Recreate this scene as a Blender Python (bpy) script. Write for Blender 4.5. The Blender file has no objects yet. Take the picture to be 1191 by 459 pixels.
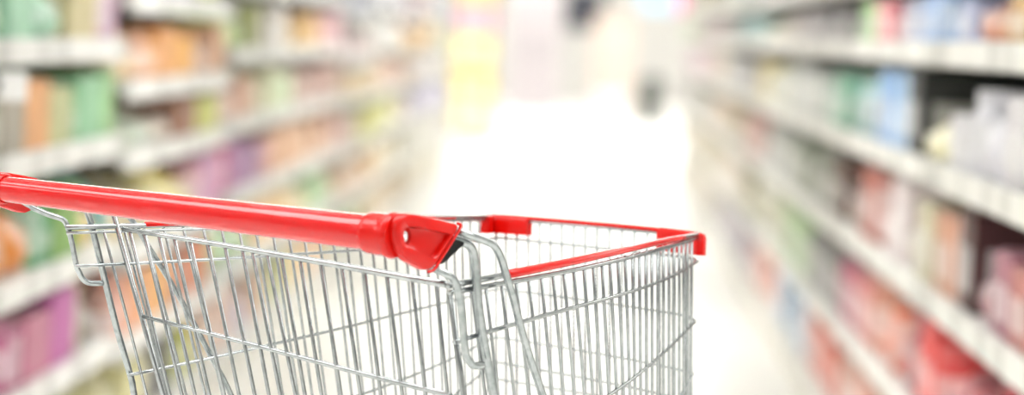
import bpy, bmesh, math, random
from mathutils import Vector, Matrix

# measured shapes of the trolley's rods, in metres, in the trolley's own axes (x right, y forward, z up)
D = {
 'rim_left': [(-0.2448,-0.0133,1.0103),(-0.2269,0.0271,1.012),(-0.2106,0.0682,1.0134),(-0.1969,0.1101,1.0147),(-0.1856,0.1528,1.0159),(-0.1768,0.1961,1.0169),(-0.1702,0.2398,1.0177),(-0.1658,0.2837,1.0184),(-0.1635,0.3278,1.0189),(-0.163,0.372,1.0193),(-0.1644,0.4161,1.0195),(-0.1674,0.4602,1.0195),(-0.1719,0.5042,1.0194),(-0.1778,0.5479,1.0191),(-0.1849,0.5915,1.0187),(-0.1932,0.6349,1.0181),(-0.2026,0.6781,1.0174),(-0.2129,0.721,1.0165)],
 'sleeve_left': [(-0.2084,0.0745,1.0145),(-0.1954,0.1152,1.0156),(-0.1848,0.1565,1.0165),(-0.1764,0.1983,1.0173),(-0.1701,0.2405,1.0179),(-0.1659,0.283,1.0185),(-0.1635,0.3256,1.0189),(-0.163,0.3682,1.0191),(-0.1641,0.4109,1.0192),(-0.1668,0.4534,1.0192),(-0.1709,0.4959,1.019),(-0.1763,0.5382,1.0187),(-0.183,0.5804,1.0183),(-0.1907,0.6223,1.0177)],
 'low_left': [(-0.2444,-0.0124,1.0044),(-0.2265,0.028,1.0061),(-0.2103,0.069,1.0077),(-0.1967,0.1109,1.0091),(-0.1855,0.1536,1.0103),(-0.1766,0.1968,1.0114),(-0.1701,0.2404,1.0123),(-0.1658,0.2843,1.0131),(-0.1634,0.3284,1.0137),(-0.163,0.3725,1.0142),(-0.1644,0.4166,1.0145),(-0.1674,0.4606,1.0146),(-0.1719,0.5044,1.0146),(-0.1778,0.5482,1.0144),(-0.1849,0.5917,1.0141),(-0.1933,0.635,1.0136),(-0.2026,0.6781,1.013),(-0.2129,0.721,1.0122)],
 'w2_left': [(-0.2396,-0.0012,0.9688),(-0.2221,0.0385,0.971),(-0.2068,0.0791,0.9731),(-0.1939,0.1205,0.975),(-0.1834,0.1626,0.9768),(-0.1752,0.2053,0.9785),(-0.1692,0.2482,0.98),(-0.1652,0.2914,0.9814),(-0.1633,0.3348,0.9826),(-0.1631,0.3782,0.9837),(-0.1647,0.4216,0.9847),(-0.1678,0.4648,0.9855),(-0.1723,0.508,0.9862),(-0.1782,0.551,0.9868),(-0.1853,0.5938,0.9872),(-0.1935,0.6364,0.9875),(-0.2028,0.6788,0.9877),(-0.2129,0.721,0.9877)],
 'w3_left': [(-0.2128,0.0621,0.851),(-0.2002,0.0994,0.8575),(-0.1894,0.1372,0.8638),(-0.1807,0.1756,0.8698),(-0.1737,0.2143,0.8755),(-0.1686,0.2533,0.881),(-0.1652,0.2925,0.8861),(-0.1634,0.3318,0.891),(-0.163,0.3712,0.8955),(-0.1641,0.4105,0.8998),(-0.1665,0.4498,0.9038),(-0.1702,0.489,0.9075),(-0.1749,0.528,0.9109),(-0.1807,0.567,0.914),(-0.1875,0.6057,0.9168),(-0.1952,0.6443,0.9194),(-0.2037,0.6828,0.9217),(-0.2129,0.721,0.9236)],
 'w4_left': [(-0.2101,0.0697,0.7671),(-0.1979,0.1067,0.7727),(-0.1877,0.1442,0.7783),(-0.1794,0.1821,0.7839),(-0.1728,0.2204,0.7895),(-0.168,0.259,0.7951),(-0.1648,0.2978,0.8007),(-0.1632,0.3366,0.8063),(-0.1631,0.3755,0.8118),(-0.1643,0.4143,0.8174),(-0.1668,0.4531,0.823),(-0.1705,0.4918,0.8286),(-0.1752,0.5304,0.8342),(-0.181,0.5688,0.8398),(-0.1878,0.6071,0.8454),(-0.1954,0.6453,0.851),(-0.2038,0.6832,0.8566),(-0.2129,0.721,0.8622)],
 'w5_left': [(-0.2005,0.0982,0.6684),(-0.1903,0.1338,0.6775),(-0.1818,0.17,0.6867),(-0.175,0.2064,0.6959),(-0.1698,0.2432,0.7051),(-0.1661,0.2801,0.7143),(-0.1638,0.3172,0.7234),(-0.163,0.3542,0.7326),(-0.1634,0.3914,0.7418),(-0.1651,0.4284,0.751),(-0.1678,0.4654,0.7602),(-0.1717,0.5023,0.7693),(-0.1765,0.5391,0.7785),(-0.1822,0.5758,0.7877),(-0.1888,0.6123,0.7969),(-0.1961,0.6487,0.806),(-0.2042,0.6849,0.8152),(-0.2129,0.721,0.8244)],
 'w6_left': [(-0.1976,0.1077,-0.1838),(-0.188,0.143,-0.1269),(-0.18,0.1786,-0.0701),(-0.1737,0.2146,-0.0133),(-0.1689,0.2508,0.0435),(-0.1656,0.2871,0.1004),(-0.1636,0.3236,0.1572),(-0.163,0.3601,0.214),(-0.1636,0.3966,0.2709),(-0.1654,0.4331,0.3277),(-0.1682,0.4695,0.3845),(-0.1721,0.5059,0.4413),(-0.1769,0.5421,0.4982),(-0.1826,0.5781,0.555),(-0.1891,0.6141,0.6118),(-0.1964,0.6499,0.6686),(-0.2043,0.6855,0.7255),(-0.2129,0.721,0.7823)],
 'rim_right': [(0.2455,0.0112,0.9808),(0.2488,0.0478,0.9848),(0.2508,0.0845,0.9885),(0.2512,0.1213,0.992),(0.25,0.1581,0.9951),(0.2473,0.1947,0.998),(0.2433,0.2313,1.0006),(0.2379,0.2677,1.003),(0.2313,0.3039,1.0051),(0.2237,0.3399,1.007),(0.2152,0.3756,1.0087),(0.2057,0.4112,1.0102),(0.1955,0.4465,1.0114),(0.1847,0.4817,1.0125),(0.1733,0.5166,1.0133),(0.1614,0.5514,1.0139),(0.1491,0.5861,1.0144),(0.1365,0.6207,1.0147),(0.1237,0.6552,1.0148),(0.1108,0.6896,1.0147)],
 'sleeve_right': [(0.2513,0.1068,0.9906),(0.2505,0.1473,0.9941),(0.248,0.1876,0.9974),(0.2437,0.2278,1.0003),(0.2379,0.2679,1.003),(0.2306,0.3076,1.0054),(0.2221,0.3472,1.0075),(0.2124,0.3864,1.0093),(0.2017,0.4254,1.0108),(0.1902,0.4642,1.0121),(0.1779,0.5027,1.013),(0.165,0.5411,1.0137),(0.1516,0.5792,1.0141),(0.1378,0.6172,1.0142)],
 'low_right': [(0.2457,0.0143,0.9737),(0.249,0.0508,0.9772),(0.2509,0.0873,0.9805),(0.2512,0.124,0.9835),(0.2499,0.1605,0.9863),(0.2471,0.1971,0.9889),(0.243,0.2334,0.9913),(0.2376,0.2696,0.9936),(0.231,0.3057,0.9956),(0.2234,0.3415,0.9976),(0.2148,0.3771,0.9993),(0.2054,0.4125,1.001),(0.1952,0.4476,1.0025),(0.1844,0.4826,1.0039),(0.173,0.5174,1.0052),(0.1612,0.5521,1.0065),(0.1489,0.5866,1.0076),(0.1364,0.621,1.0087),(0.1236,0.6553,1.0098),(0.1108,0.6896,1.0108)],
 'w2_right': [(0.2465,0.0244,0.923),(0.2494,0.057,0.9289),(0.251,0.0896,0.9341),(0.2512,0.1222,0.9387),(0.2502,0.1548,0.9428),(0.248,0.1874,0.9465),(0.2447,0.2199,0.9497),(0.2403,0.2522,0.9525),(0.235,0.2844,0.955),(0.2288,0.3165,0.9572),(0.2218,0.3484,0.9593),(0.214,0.3801,0.9611),(0.2056,0.4116,0.9629),(0.1966,0.443,0.9647),(0.187,0.4742,0.9664),(0.177,0.5053,0.9683),(0.1666,0.5362,0.9702),(0.1559,0.5671,0.9724),(0.1449,0.5978,0.9748),(0.1336,0.6284,0.9774),(0.1223,0.659,0.9805),(0.1108,0.6896,0.9839)],
 'w3_right': [(0.2482,0.041,0.7995),(0.2503,0.0728,0.805),(0.2512,0.1046,0.8104),(0.2509,0.1365,0.8158),(0.2494,0.1683,0.8212),(0.2468,0.2001,0.8266),(0.2432,0.2317,0.832),(0.2386,0.2632,0.8374),(0.2331,0.2946,0.8428),(0.2268,0.3258,0.8482),(0.2198,0.3569,0.8536),(0.212,0.3878,0.859),(0.2037,0.4185,0.8644),(0.1948,0.4491,0.8698),(0.1854,0.4795,0.8752),(0.1755,0.5098,0.8806),(0.1653,0.54,0.886),(0.1548,0.5701,0.8915),(0.1441,0.6,0.8969),(0.1331,0.6299,0.9023),(0.122,0.6598,0.9077),(0.1108,0.6896,0.9131)],
 'w4_right': [(0.2503,0.071,0.6),(0.2513,0.1135,0.6168),(0.2501,0.1561,0.6336),(0.247,0.1986,0.6503),(0.242,0.2409,0.6671),(0.2353,0.2829,0.6839),(0.2271,0.3247,0.7007),(0.2175,0.3662,0.7174),(0.2068,0.4074,0.7342),(0.195,0.4484,0.751),(0.1823,0.489,0.7678),(0.1689,0.5295,0.7846),(0.155,0.5697,0.8013),(0.1405,0.6098,0.8181),(0.1257,0.6497,0.8349),(0.1108,0.6896,0.8517)],
 'w5_right': [(0.2503,0.071,0.56),(0.2513,0.1135,0.5774),(0.2501,0.1561,0.5949),(0.247,0.1986,0.6123),(0.242,0.2409,0.6298),(0.2353,0.2829,0.6472),(0.2271,0.3247,0.6647),(0.2175,0.3662,0.6821),(0.2068,0.4074,0.6996),(0.195,0.4484,0.717),(0.1823,0.489,0.7345),(0.1689,0.5295,0.7519),(0.155,0.5697,0.7694),(0.1405,0.6098,0.7868),(0.1257,0.6497,0.8043),(0.1108,0.6896,0.8217)],
 'w6_right': [(0.2503,0.071,0.53),(0.2513,0.1135,0.5482),(0.2501,0.1561,0.5665),(0.247,0.1986,0.5847),(0.242,0.2409,0.603),(0.2353,0.2829,0.6212),(0.2271,0.3247,0.6395),(0.2175,0.3662,0.6577),(0.2068,0.4074,0.676),(0.195,0.4484,0.6942),(0.1823,0.489,0.7125),(0.1689,0.5295,0.7307),(0.155,0.5697,0.749),(0.1405,0.6098,0.7672),(0.1257,0.6497,0.7855),(0.1108,0.6896,0.8037)],
 'rim_front': [(-0.2064,0.7417,1.0167),(-0.1834,0.7415,1.0167),(-0.1603,0.7407,1.0166),(-0.1373,0.7395,1.0166),(-0.1143,0.7378,1.0165),(-0.0913,0.7356,1.0165),(-0.0684,0.7329,1.0164),(-0.0455,0.7298,1.0163),(-0.0228,0.7261,1.0163),(-0.0001,0.722,1.0162),(0.0225,0.7174,1.016),(0.045,0.7123,1.0159),(0.0675,0.7069,1.0158),(0.0897,0.7009,1.0156)],
 'low_front': [(-0.2064,0.7417,1.0123),(-0.1834,0.7415,1.0124),(-0.1603,0.7407,1.0125),(-0.1373,0.7395,1.0126),(-0.1143,0.7378,1.0126),(-0.0913,0.7356,1.0126),(-0.0684,0.7329,1.0126),(-0.0455,0.7298,1.0125),(-0.0228,0.7261,1.0124),(-0.0001,0.722,1.0123),(0.0225,0.7174,1.0122),(0.045,0.7123,1.012),(0.0675,0.7069,1.0118),(0.0897,0.7009,1.0116)],
 'w2_front': [(-0.2064,0.7417,0.9905),(-0.1834,0.7415,0.9902),(-0.1603,0.7407,0.9898),(-0.1373,0.7395,0.9895),(-0.1143,0.7378,0.9892),(-0.0913,0.7356,0.9889),(-0.0684,0.7329,0.9886),(-0.0455,0.7298,0.9883),(-0.0228,0.7261,0.988),(-0.0001,0.722,0.9877),(0.0225,0.7174,0.9874),(0.045,0.7123,0.9872),(0.0675,0.7069,0.9869),(0.0897,0.7009,0.9867)],
 'w3_front': [(-0.2064,0.7417,0.9288),(-0.1834,0.7415,0.9281),(-0.1603,0.7407,0.9274),(-0.1373,0.7395,0.9267),(-0.1143,0.7378,0.9259),(-0.0913,0.7356,0.9252),(-0.0684,0.7329,0.9245),(-0.0455,0.7298,0.9237),(-0.0228,0.7261,0.923),(-0.0001,0.722,0.9222),(0.0225,0.7174,0.9214),(0.045,0.7123,0.9206),(0.0675,0.7069,0.9199),(0.0897,0.7009,0.9191)],
 'w4_front': [(-0.2064,0.7417,0.87),(-0.1834,0.7415,0.869),(-0.1603,0.7407,0.868),(-0.1373,0.7395,0.867),(-0.1143,0.7378,0.8659),(-0.0913,0.7356,0.8648),(-0.0684,0.7329,0.8636),(-0.0455,0.7298,0.8625),(-0.0228,0.7261,0.8613),(-0.0001,0.722,0.8601),(0.0225,0.7174,0.8589),(0.045,0.7123,0.8576),(0.0675,0.7069,0.8563),(0.0897,0.7009,0.855)],
 'w5_front': [(-0.2064,0.7417,0.8399),(-0.1834,0.7415,0.8385),(-0.1603,0.7407,0.8371),(-0.1373,0.7395,0.8358),(-0.1143,0.7378,0.8344),(-0.0913,0.7356,0.8331),(-0.0684,0.7329,0.8317),(-0.0455,0.7298,0.8303),(-0.0228,0.7261,0.829),(-0.0001,0.722,0.8276),(0.0225,0.7174,0.8262),(0.045,0.7123,0.8249),(0.0675,0.7069,0.8235),(0.0897,0.7009,0.8221)],
 'w6_front': [(-0.2064,0.7417,0.8194),(-0.1834,0.7415,0.8184),(-0.1603,0.7407,0.8174),(-0.1373,0.7395,0.8165),(-0.1143,0.7378,0.8155),(-0.0913,0.7356,0.8145),(-0.0684,0.7329,0.8135),(-0.0455,0.7298,0.8125),(-0.0228,0.7261,0.8115),(-0.0001,0.722,0.8106),(0.0225,0.7174,0.8096),(0.045,0.7123,0.8086),(0.0675,0.7069,0.8076),(0.0897,0.7009,0.8066)],
 'bars_left': [[(-0.2268,0.0272,1.0081),(-0.2142,0.0584,0.911),(-0.2031,0.0902,0.814),(-0.1934,0.1225,0.717),(-0.1851,0.1552,0.62)],[(-0.2174,0.0502,1.0091),(-0.2057,0.0822,0.9118),(-0.1956,0.1147,0.8145),(-0.1869,0.1476,0.7173),(-0.1796,0.1809,0.62)],[(-0.2088,0.0732,1.01),(-0.1982,0.1059,0.9125),(-0.189,0.1391,0.815),(-0.1813,0.1727,0.7175),(-0.175,0.2066,0.62)],[(-0.2009,0.097,1.0109),(-0.1912,0.1306,0.9132),(-0.183,0.1645,0.8155),(-0.1763,0.1988,0.7177),(-0.171,0.2333,0.62)],[(-0.1937,0.1213,1.0118),(-0.1852,0.1545,0.9138),(-0.1782,0.1881,0.8159),(-0.1726,0.2219,0.7179),(-0.1683,0.2559,0.62)],[(-0.187,0.1472,1.0126),(-0.1799,0.1792,0.9145),(-0.1742,0.2116,0.8163),(-0.1697,0.2441,0.7182),(-0.1664,0.2767,0.62)],[(-0.1814,0.1719,1.0133),(-0.1756,0.2028,0.915),(-0.1709,0.2339,0.8166),(-0.1674,0.2651,0.7183),(-0.1649,0.2965,0.62)],[(-0.1767,0.1965,1.0139),(-0.172,0.2262,0.9154),(-0.1683,0.256,0.8169),(-0.1656,0.286,0.7185),(-0.1639,0.316,0.62)],[(-0.1728,0.2208,1.0144),(-0.1691,0.2493,0.9158),(-0.1663,0.2778,0.8172),(-0.1644,0.3065,0.7186),(-0.1633,0.3351,0.62)],[(-0.1694,0.2461,1.0149),(-0.1666,0.2744,0.9162),(-0.1645,0.3027,0.8174),(-0.1634,0.3312,0.7187),(-0.163,0.3596,0.62)],[(-0.1668,0.2712,1.0153),(-0.1648,0.2991,0.9165),(-0.1635,0.3271,0.8176),(-0.163,0.3552,0.7188),(-0.1632,0.3832,0.62)],[(-0.1649,0.2966,1.0157),(-0.1636,0.3237,0.9167),(-0.163,0.3509,0.8178),(-0.1631,0.378,0.7189),(-0.1639,0.4052,0.62)],[(-0.1637,0.3218,1.016),(-0.163,0.3487,0.917),(-0.1631,0.3756,0.818),(-0.1638,0.4025,0.719),(-0.1651,0.4294,0.62)],[(-0.1631,0.3466,1.0162),(-0.1631,0.3733,0.9171),(-0.1637,0.3999,0.8181),(-0.165,0.4266,0.719),(-0.1668,0.4532,0.62)],[(-0.163,0.3717,1.0164),(-0.1636,0.3976,0.9173),(-0.1648,0.4234,0.8182),(-0.1665,0.4493,0.7191),(-0.1687,0.4751,0.62)],[(-0.1636,0.3967,1.0165),(-0.1647,0.4218,0.9174),(-0.1663,0.4469,0.8183),(-0.1684,0.4719,0.7191),(-0.171,0.4969,0.62)],[(-0.1647,0.422,1.0166),(-0.1663,0.4461,0.9175),(-0.1683,0.4702,0.8183),(-0.1707,0.4942,0.7192),(-0.1736,0.5182,0.62)],[(-0.1663,0.4469,1.0167),(-0.1683,0.4703,0.9175),(-0.1707,0.4936,0.8183),(-0.1735,0.517,0.7192),(-0.1766,0.5402,0.62)],[(-0.1684,0.4717,1.0167),(-0.1707,0.4943,0.9175),(-0.1735,0.5169,0.8183),(-0.1765,0.5395,0.7192),(-0.1799,0.562,0.62)],[(-0.171,0.497,1.0167),(-0.1737,0.5189,0.9175),(-0.1767,0.5407,0.8183),(-0.18,0.5624,0.7192),(-0.1836,0.5842,0.62)],[(-0.1741,0.5221,1.0166),(-0.1771,0.5431,0.9174),(-0.1803,0.5641,0.8183),(-0.1838,0.585,0.7191),(-0.1875,0.6059,0.62)],[(-0.1777,0.5474,1.0165),(-0.1808,0.5673,0.9174),(-0.1842,0.5872,0.8182),(-0.1878,0.6071,0.7191),(-0.1916,0.6269,0.62)],[(-0.1817,0.5726,1.0163),(-0.1849,0.5914,0.9172),(-0.1884,0.6102,0.8182),(-0.192,0.629,0.7191),(-0.1959,0.6478,0.62)],[(-0.186,0.5976,1.0161),(-0.1893,0.6153,0.9171),(-0.1928,0.633,0.8181),(-0.1965,0.6507,0.719),(-0.2004,0.6683,0.62)],[(-0.1905,0.6212,1.0159),(-0.1938,0.6378,0.917),(-0.1973,0.6545,0.818),(-0.201,0.6711,0.719),(-0.2048,0.6876,0.62)],[(-0.1952,0.6444,1.0157),(-0.1985,0.66,0.9168),(-0.202,0.6755,0.8179),(-0.2056,0.691,0.7189),(-0.2093,0.7065,0.62)],[(-0.2006,0.6693,1.0154),(-0.2039,0.6836,0.9166),(-0.2073,0.698,0.8177),(-0.2107,0.7123,0.7189),(-0.2143,0.7266,0.62)],[(-0.2068,0.6961,1.0151),(-0.21,0.7092,0.9163),(-0.2132,0.7222,0.8176),(-0.2165,0.7352,0.7188),(-0.2199,0.7482,0.62)]],
 'bars_right': [[(0.2487,0.0475,0.979),(0.2503,0.0717,0.8893),(0.2511,0.096,0.7995),(0.2512,0.1202,0.7098),(0.2507,0.1445,0.62)],[(0.2502,0.0703,0.9811),(0.2511,0.0935,0.8908),(0.2513,0.1166,0.8006),(0.2508,0.1398,0.7103),(0.2498,0.163,0.62)],[(0.2511,0.0964,0.9835),(0.2512,0.1217,0.8926),(0.2506,0.147,0.8017),(0.2492,0.1722,0.7109),(0.2471,0.1975,0.62)],[(0.2512,0.1223,0.9857),(0.2505,0.1487,0.8943),(0.249,0.1749,0.8028),(0.2467,0.2012,0.7114),(0.2438,0.2273,0.62)],[(0.2506,0.1465,0.9876),(0.2492,0.1719,0.8957),(0.2471,0.1971,0.8038),(0.2444,0.2223,0.7119),(0.241,0.2475,0.62)],[(0.2492,0.1712,0.9894),(0.2472,0.1961,0.8971),(0.2445,0.221,0.8047),(0.2413,0.2459,0.7124),(0.2374,0.2706,0.62)],[(0.2473,0.1953,0.9911),(0.2445,0.2211,0.8983),(0.2411,0.2469,0.8055),(0.2371,0.2726,0.7128),(0.2324,0.2982,0.62)],[(0.2448,0.219,0.9926),(0.2413,0.2459,0.8994),(0.237,0.2728,0.8063),(0.2322,0.2995,0.7131),(0.2268,0.3262,0.62)],[(0.2418,0.2421,0.9939),(0.2374,0.2704,0.9004),(0.2324,0.2985,0.8069),(0.2267,0.3265,0.7135),(0.2204,0.3543,0.62)],[(0.2381,0.2666,0.9952),(0.2335,0.2929,0.9014),(0.2283,0.3191,0.8076),(0.2225,0.3451,0.7138),(0.2163,0.3711,0.62)],[(0.2338,0.2908,0.9968),(0.229,0.3158,0.9026),(0.2236,0.3406,0.8084),(0.2177,0.3654,0.7142),(0.2114,0.39,0.62)],[(0.2293,0.314,0.9984),(0.224,0.3388,0.9038),(0.2182,0.3635,0.8092),(0.2119,0.3882,0.7146),(0.2053,0.4127,0.62)],[(0.2245,0.3366,0.9998),(0.2186,0.362,0.9049),(0.2122,0.3872,0.8099),(0.2054,0.4124,0.715),(0.1982,0.4374,0.62)],[(0.219,0.3602,1.0012),(0.2129,0.3845,0.9059),(0.2064,0.4087,0.8106),(0.1996,0.4328,0.7153),(0.1925,0.4568,0.62)],[(0.2133,0.3831,1.0024),(0.2071,0.4064,0.9068),(0.2005,0.4295,0.8112),(0.1937,0.4526,0.7156),(0.1866,0.4756,0.62)],[(0.2069,0.407,1.0035),(0.2014,0.4266,0.9076),(0.1957,0.4461,0.8118),(0.1897,0.4656,0.7159),(0.1836,0.485,0.62)],[(0.2001,0.4312,1.0046),(0.1949,0.4487,0.9084),(0.1896,0.4661,0.8123),(0.1841,0.4835,0.7161),(0.1785,0.5008,0.62)],[(0.1931,0.4547,1.0053),(0.188,0.4713,0.909),(0.1827,0.4879,0.8127),(0.1773,0.5044,0.7163),(0.1718,0.5209,0.62)],[(0.1859,0.4778,1.006),(0.1806,0.4944,0.9095),(0.1751,0.511,0.813),(0.1696,0.5276,0.7165),(0.1639,0.5442,0.62)],[(0.1782,0.5019,1.0066),(0.1729,0.5177,0.91),(0.1676,0.5335,0.8133),(0.1621,0.5492,0.7167),(0.1566,0.565,0.62)],[(0.1701,0.526,1.0075),(0.1645,0.5424,0.9106),(0.1588,0.5589,0.8137),(0.153,0.5753,0.7169),(0.1471,0.5916,0.62)],[(0.162,0.5496,1.0084),(0.156,0.5666,0.9113),(0.15,0.5837,0.8142),(0.1438,0.6007,0.7171),(0.1376,0.6177,0.62)],[(0.1535,0.5737,1.0092),(0.1472,0.5914,0.9119),(0.1408,0.609,0.8146),(0.1343,0.6266,0.7173),(0.1278,0.6441,0.62)],[(0.1451,0.5971,1.0099),(0.1385,0.6153,0.9125),(0.1318,0.6334,0.815),(0.1251,0.6515,0.7175),(0.1183,0.6696,0.62)],[(0.1375,0.6179,1.0106),(0.1307,0.6364,0.9129),(0.1238,0.655,0.8153),(0.1169,0.6735,0.7176),(0.1099,0.692,0.62)],[(0.1303,0.6375,1.0111),(0.1233,0.6564,0.9134),(0.1162,0.6752,0.8156),(0.1091,0.694,0.7178),(0.102,0.7128,0.62)],[(0.1227,0.658,1.0117),(0.1162,0.6751,0.9138),(0.1098,0.6921,0.8159),(0.1034,0.7092,0.7179),(0.097,0.7263,0.62)]],
 'bars_front': [[(-0.2135,0.7416,1.0127),(-0.1947,0.7417,0.66)],[(-0.1989,0.7417,1.0126),(-0.1799,0.7415,0.66)],[(-0.1827,0.7414,1.0126),(-0.1636,0.741,0.66)],[(-0.1652,0.7409,1.0125),(-0.1459,0.7402,0.66)],[(-0.1483,0.7402,1.0125),(-0.1288,0.7391,0.66)],[(-0.1313,0.7391,1.0124),(-0.1117,0.7377,0.66)],[(-0.1142,0.7378,1.0124),(-0.0944,0.7361,0.66)],[(-0.0955,0.7361,1.0124),(-0.0754,0.7339,0.66)],[(-0.0775,0.7341,1.0124),(-0.0572,0.7315,0.66)],[(-0.0589,0.7317,1.0124),(-0.0383,0.7287,0.66)],[(-0.039,0.7288,1.0125),(-0.0183,0.7254,0.66)],[(-0.0191,0.7255,1.0125),(0.0019,0.7217,0.66)],[(0.0013,0.7217,1.0122),(0.0225,0.7175,0.66)],[(0.0222,0.7175,1.012),(0.0437,0.7128,0.66)],[(0.0432,0.7128,1.0118),(0.0649,0.7077,0.66)],[(0.0647,0.7076,1.0116),(0.0867,0.7019,0.66)],[(0.0856,0.7021,1.0115),(0.1079,0.6958,0.66)]],
 'gate_top': [(-0.2121,0.0419,1.01),(-0.0898,0.0343,1.0034),(0.0201,0.0278,0.9965),(0.1314,0.0213,0.9892),(0.2404,0.015,0.9817)],
 'gate_w2': [(-0.2015,0.0695,0.9156),(-0.0362,0.0624,0.8963),(0.1029,0.0566,0.8794),(0.2261,0.0509,0.8661)],
 'gate_bars': [[(-0.2023,0.0414,1.0092),(-0.1491,0.1603,0.6)],[(-0.1809,0.0403,1.0073),(-0.133,0.1591,0.6)],[(-0.1589,0.039,1.0059),(-0.1158,0.1577,0.6)],[(-0.1366,0.0376,1.0046),(-0.094,0.156,0.6)],[(-0.1137,0.0362,1.0033),(-0.0716,0.1543,0.6)],[(-0.0871,0.0347,1.0013),(-0.0563,0.1531,0.6)],[(-0.0629,0.0332,1.0001),(-0.0341,0.1514,0.6)],[(-0.0383,0.0316,0.999),(-0.0186,0.1501,0.6)],[(-0.0241,0.0308,0.9981),(0.0027,0.1485,0.6)],[(-0.0035,0.0293,0.9976),(0.0275,0.1465,0.6)],[(0.0167,0.0281,0.9963),(0.0306,0.1463,0.6)],[(0.0427,0.0267,0.9944),(0.0512,0.1447,0.6)],[(0.071,0.025,0.9927),(0.0783,0.1426,0.6)],[(0.1003,0.0232,0.9911),(0.1031,0.1406,0.6)],[(0.1318,0.0214,0.9887),(0.1256,0.1389,0.6)],[(0.162,0.0195,0.9873),(0.1555,0.1365,0.6)],[(0.1951,0.0174,0.9856),(0.1854,0.1342,0.6)],[(0.2269,0.0157,0.9829),(0.2114,0.1322,0.6)]],
 'gate_frame_left': [(-0.223,0.0379,1.0261),(-0.1454,0.1661,0.58)],
 'gate_frame_right': [(0.2435,0.0175,0.9727),(0.2443,0.1356,0.58)],
 'sup_l1': [(-0.274,-0.0609,1.0388),(-0.2671,-0.0448,1.0308),(-0.2589,-0.0259,1.0232),(-0.2532,-0.0127,1.0193),(-0.2507,-0.0068,1.0138),(-0.2484,-0.0015,1.0),(-0.2452,0.0059,0.9704),(-0.2436,0.0095,0.9621),(-0.2413,0.0144,0.9538),(-0.2379,0.022,0.9502),(-0.2321,0.0352,0.9502)],
 'sup_l2': [(-0.2434,0.01,1.0363),(-0.2398,0.0177,1.0216),(-0.2331,0.0328,0.9707),(-0.2246,0.0537,0.9009),(-0.2183,0.0704,0.8541),(-0.2159,0.0772,0.8287)],
 'sup_l3': [(-0.2254,0.0517,1.0333),(-0.2206,0.0642,1.0204),(-0.2159,0.0771,1.0037),(-0.2122,0.0881,0.9879),(-0.2078,0.1016,0.9701),(-0.2021,0.1209,0.9447),(-0.1947,0.1491,0.9048),(-0.189,0.1746,0.8678),(-0.1836,0.2038,0.8271)],
 'sup_r1': [(0.2465,-0.0259,1.0034),(0.2471,-0.0191,0.9999),(0.2583,-0.0105,0.994),(0.2592,0.0006,0.9885),(0.2598,0.0084,0.9792),(0.2604,0.0155,0.9573),(0.2608,0.0203,0.9336),(0.2611,0.0242,0.9161),(0.2614,0.0273,0.909),(0.2621,0.0343,0.9022),(0.2627,0.0411,0.8998),(0.2636,0.0519,0.9001)],
 'sup_r2': [(0.2491,0.007,1.0287),(0.25,0.0178,1.0268),(0.2548,0.0264,1.024),(0.2556,0.0346,1.0195),(0.256,0.039,1.0124),(0.2564,0.0428,0.9957),(0.2569,0.0491,0.9631),(0.2575,0.0572,0.9348),(0.2581,0.0668,0.9067),(0.2587,0.081,0.8679)],
 'sup_r3': [(0.2489,0.0036,1.0396),(0.2499,0.0158,1.0369),(0.2609,0.0217,1.0331),(0.2623,0.0365,1.0295),(0.264,0.0572,1.0241),(0.2645,0.066,1.0187),(0.2649,0.0728,1.0115),(0.2652,0.0809,0.9982),(0.2656,0.0972,0.9699),(0.2658,0.1178,0.9308),(0.2655,0.1338,0.9048),(0.2644,0.1616,0.8647)],
 'handle_axis': [(-0.2964,-0.0803,1.0508),(-0.2743,-0.0802,1.0501),(0.2103,-0.0776,1.0336),(0.2335,-0.0775,1.0328),(0.2529,-0.0774,1.0321)],
 'face': [(0.2598,0.009,1.0424),(0.2594,0.0035,1.0451),(0.258,-0.0141,1.048),(0.2565,-0.0328,1.0509),(0.2543,-0.0607,1.0551),(0.2532,-0.0738,1.0556),(0.2524,-0.084,1.0534),(0.2519,-0.0901,1.0478),(0.2518,-0.0914,1.0384),(0.252,-0.0888,1.0273),(0.2526,-0.0816,1.0169),(0.2536,-0.0693,1.0082),(0.2551,-0.0505,1.0006),(0.256,-0.0384,0.9969),(0.2567,-0.0306,0.9983),(0.2574,-0.022,1.0071),(0.2583,-0.0108,1.0191),(0.2591,0.0004,1.0312)],
 'recess': [(0.2588,-0.0038,1.0338),(0.2582,-0.0119,1.0352),(0.2572,-0.024,1.0372),(0.256,-0.0386,1.0393),(0.2548,-0.0532,1.0416),(0.2539,-0.0651,1.0427),(0.2533,-0.0723,1.0426),(0.253,-0.0766,1.04),(0.2528,-0.0782,1.0349),(0.253,-0.0758,1.028),(0.2534,-0.0709,1.0224),(0.254,-0.0636,1.0197),(0.255,-0.0516,1.0164),(0.256,-0.0395,1.0125),(0.2567,-0.0301,1.0098),(0.2571,-0.0249,1.0115),(0.2577,-0.0175,1.0192),(0.2583,-0.01,1.0265)],
 'screw': [(0.2534,-0.0709,1.0318)],
 'plug': [(0.2592,0.0004,1.0307),(0.2613,0.0262,1.0257),(0.2603,0.0146,1.0188),(0.2582,-0.0117,1.0022),(0.2572,-0.0234,1.0084)],
 'lskirt': [(-0.291,-0.0902,1.0683),(-0.283,-0.0718,1.0673),(-0.2766,-0.0569,1.0648),(-0.2686,-0.0382,1.0616),(-0.268,-0.0369,1.0325),(-0.2712,-0.0442,1.0282),(-0.2747,-0.0524,1.0244),(-0.2787,-0.0617,1.0275),(-0.2904,-0.0887,1.0344)],
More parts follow.
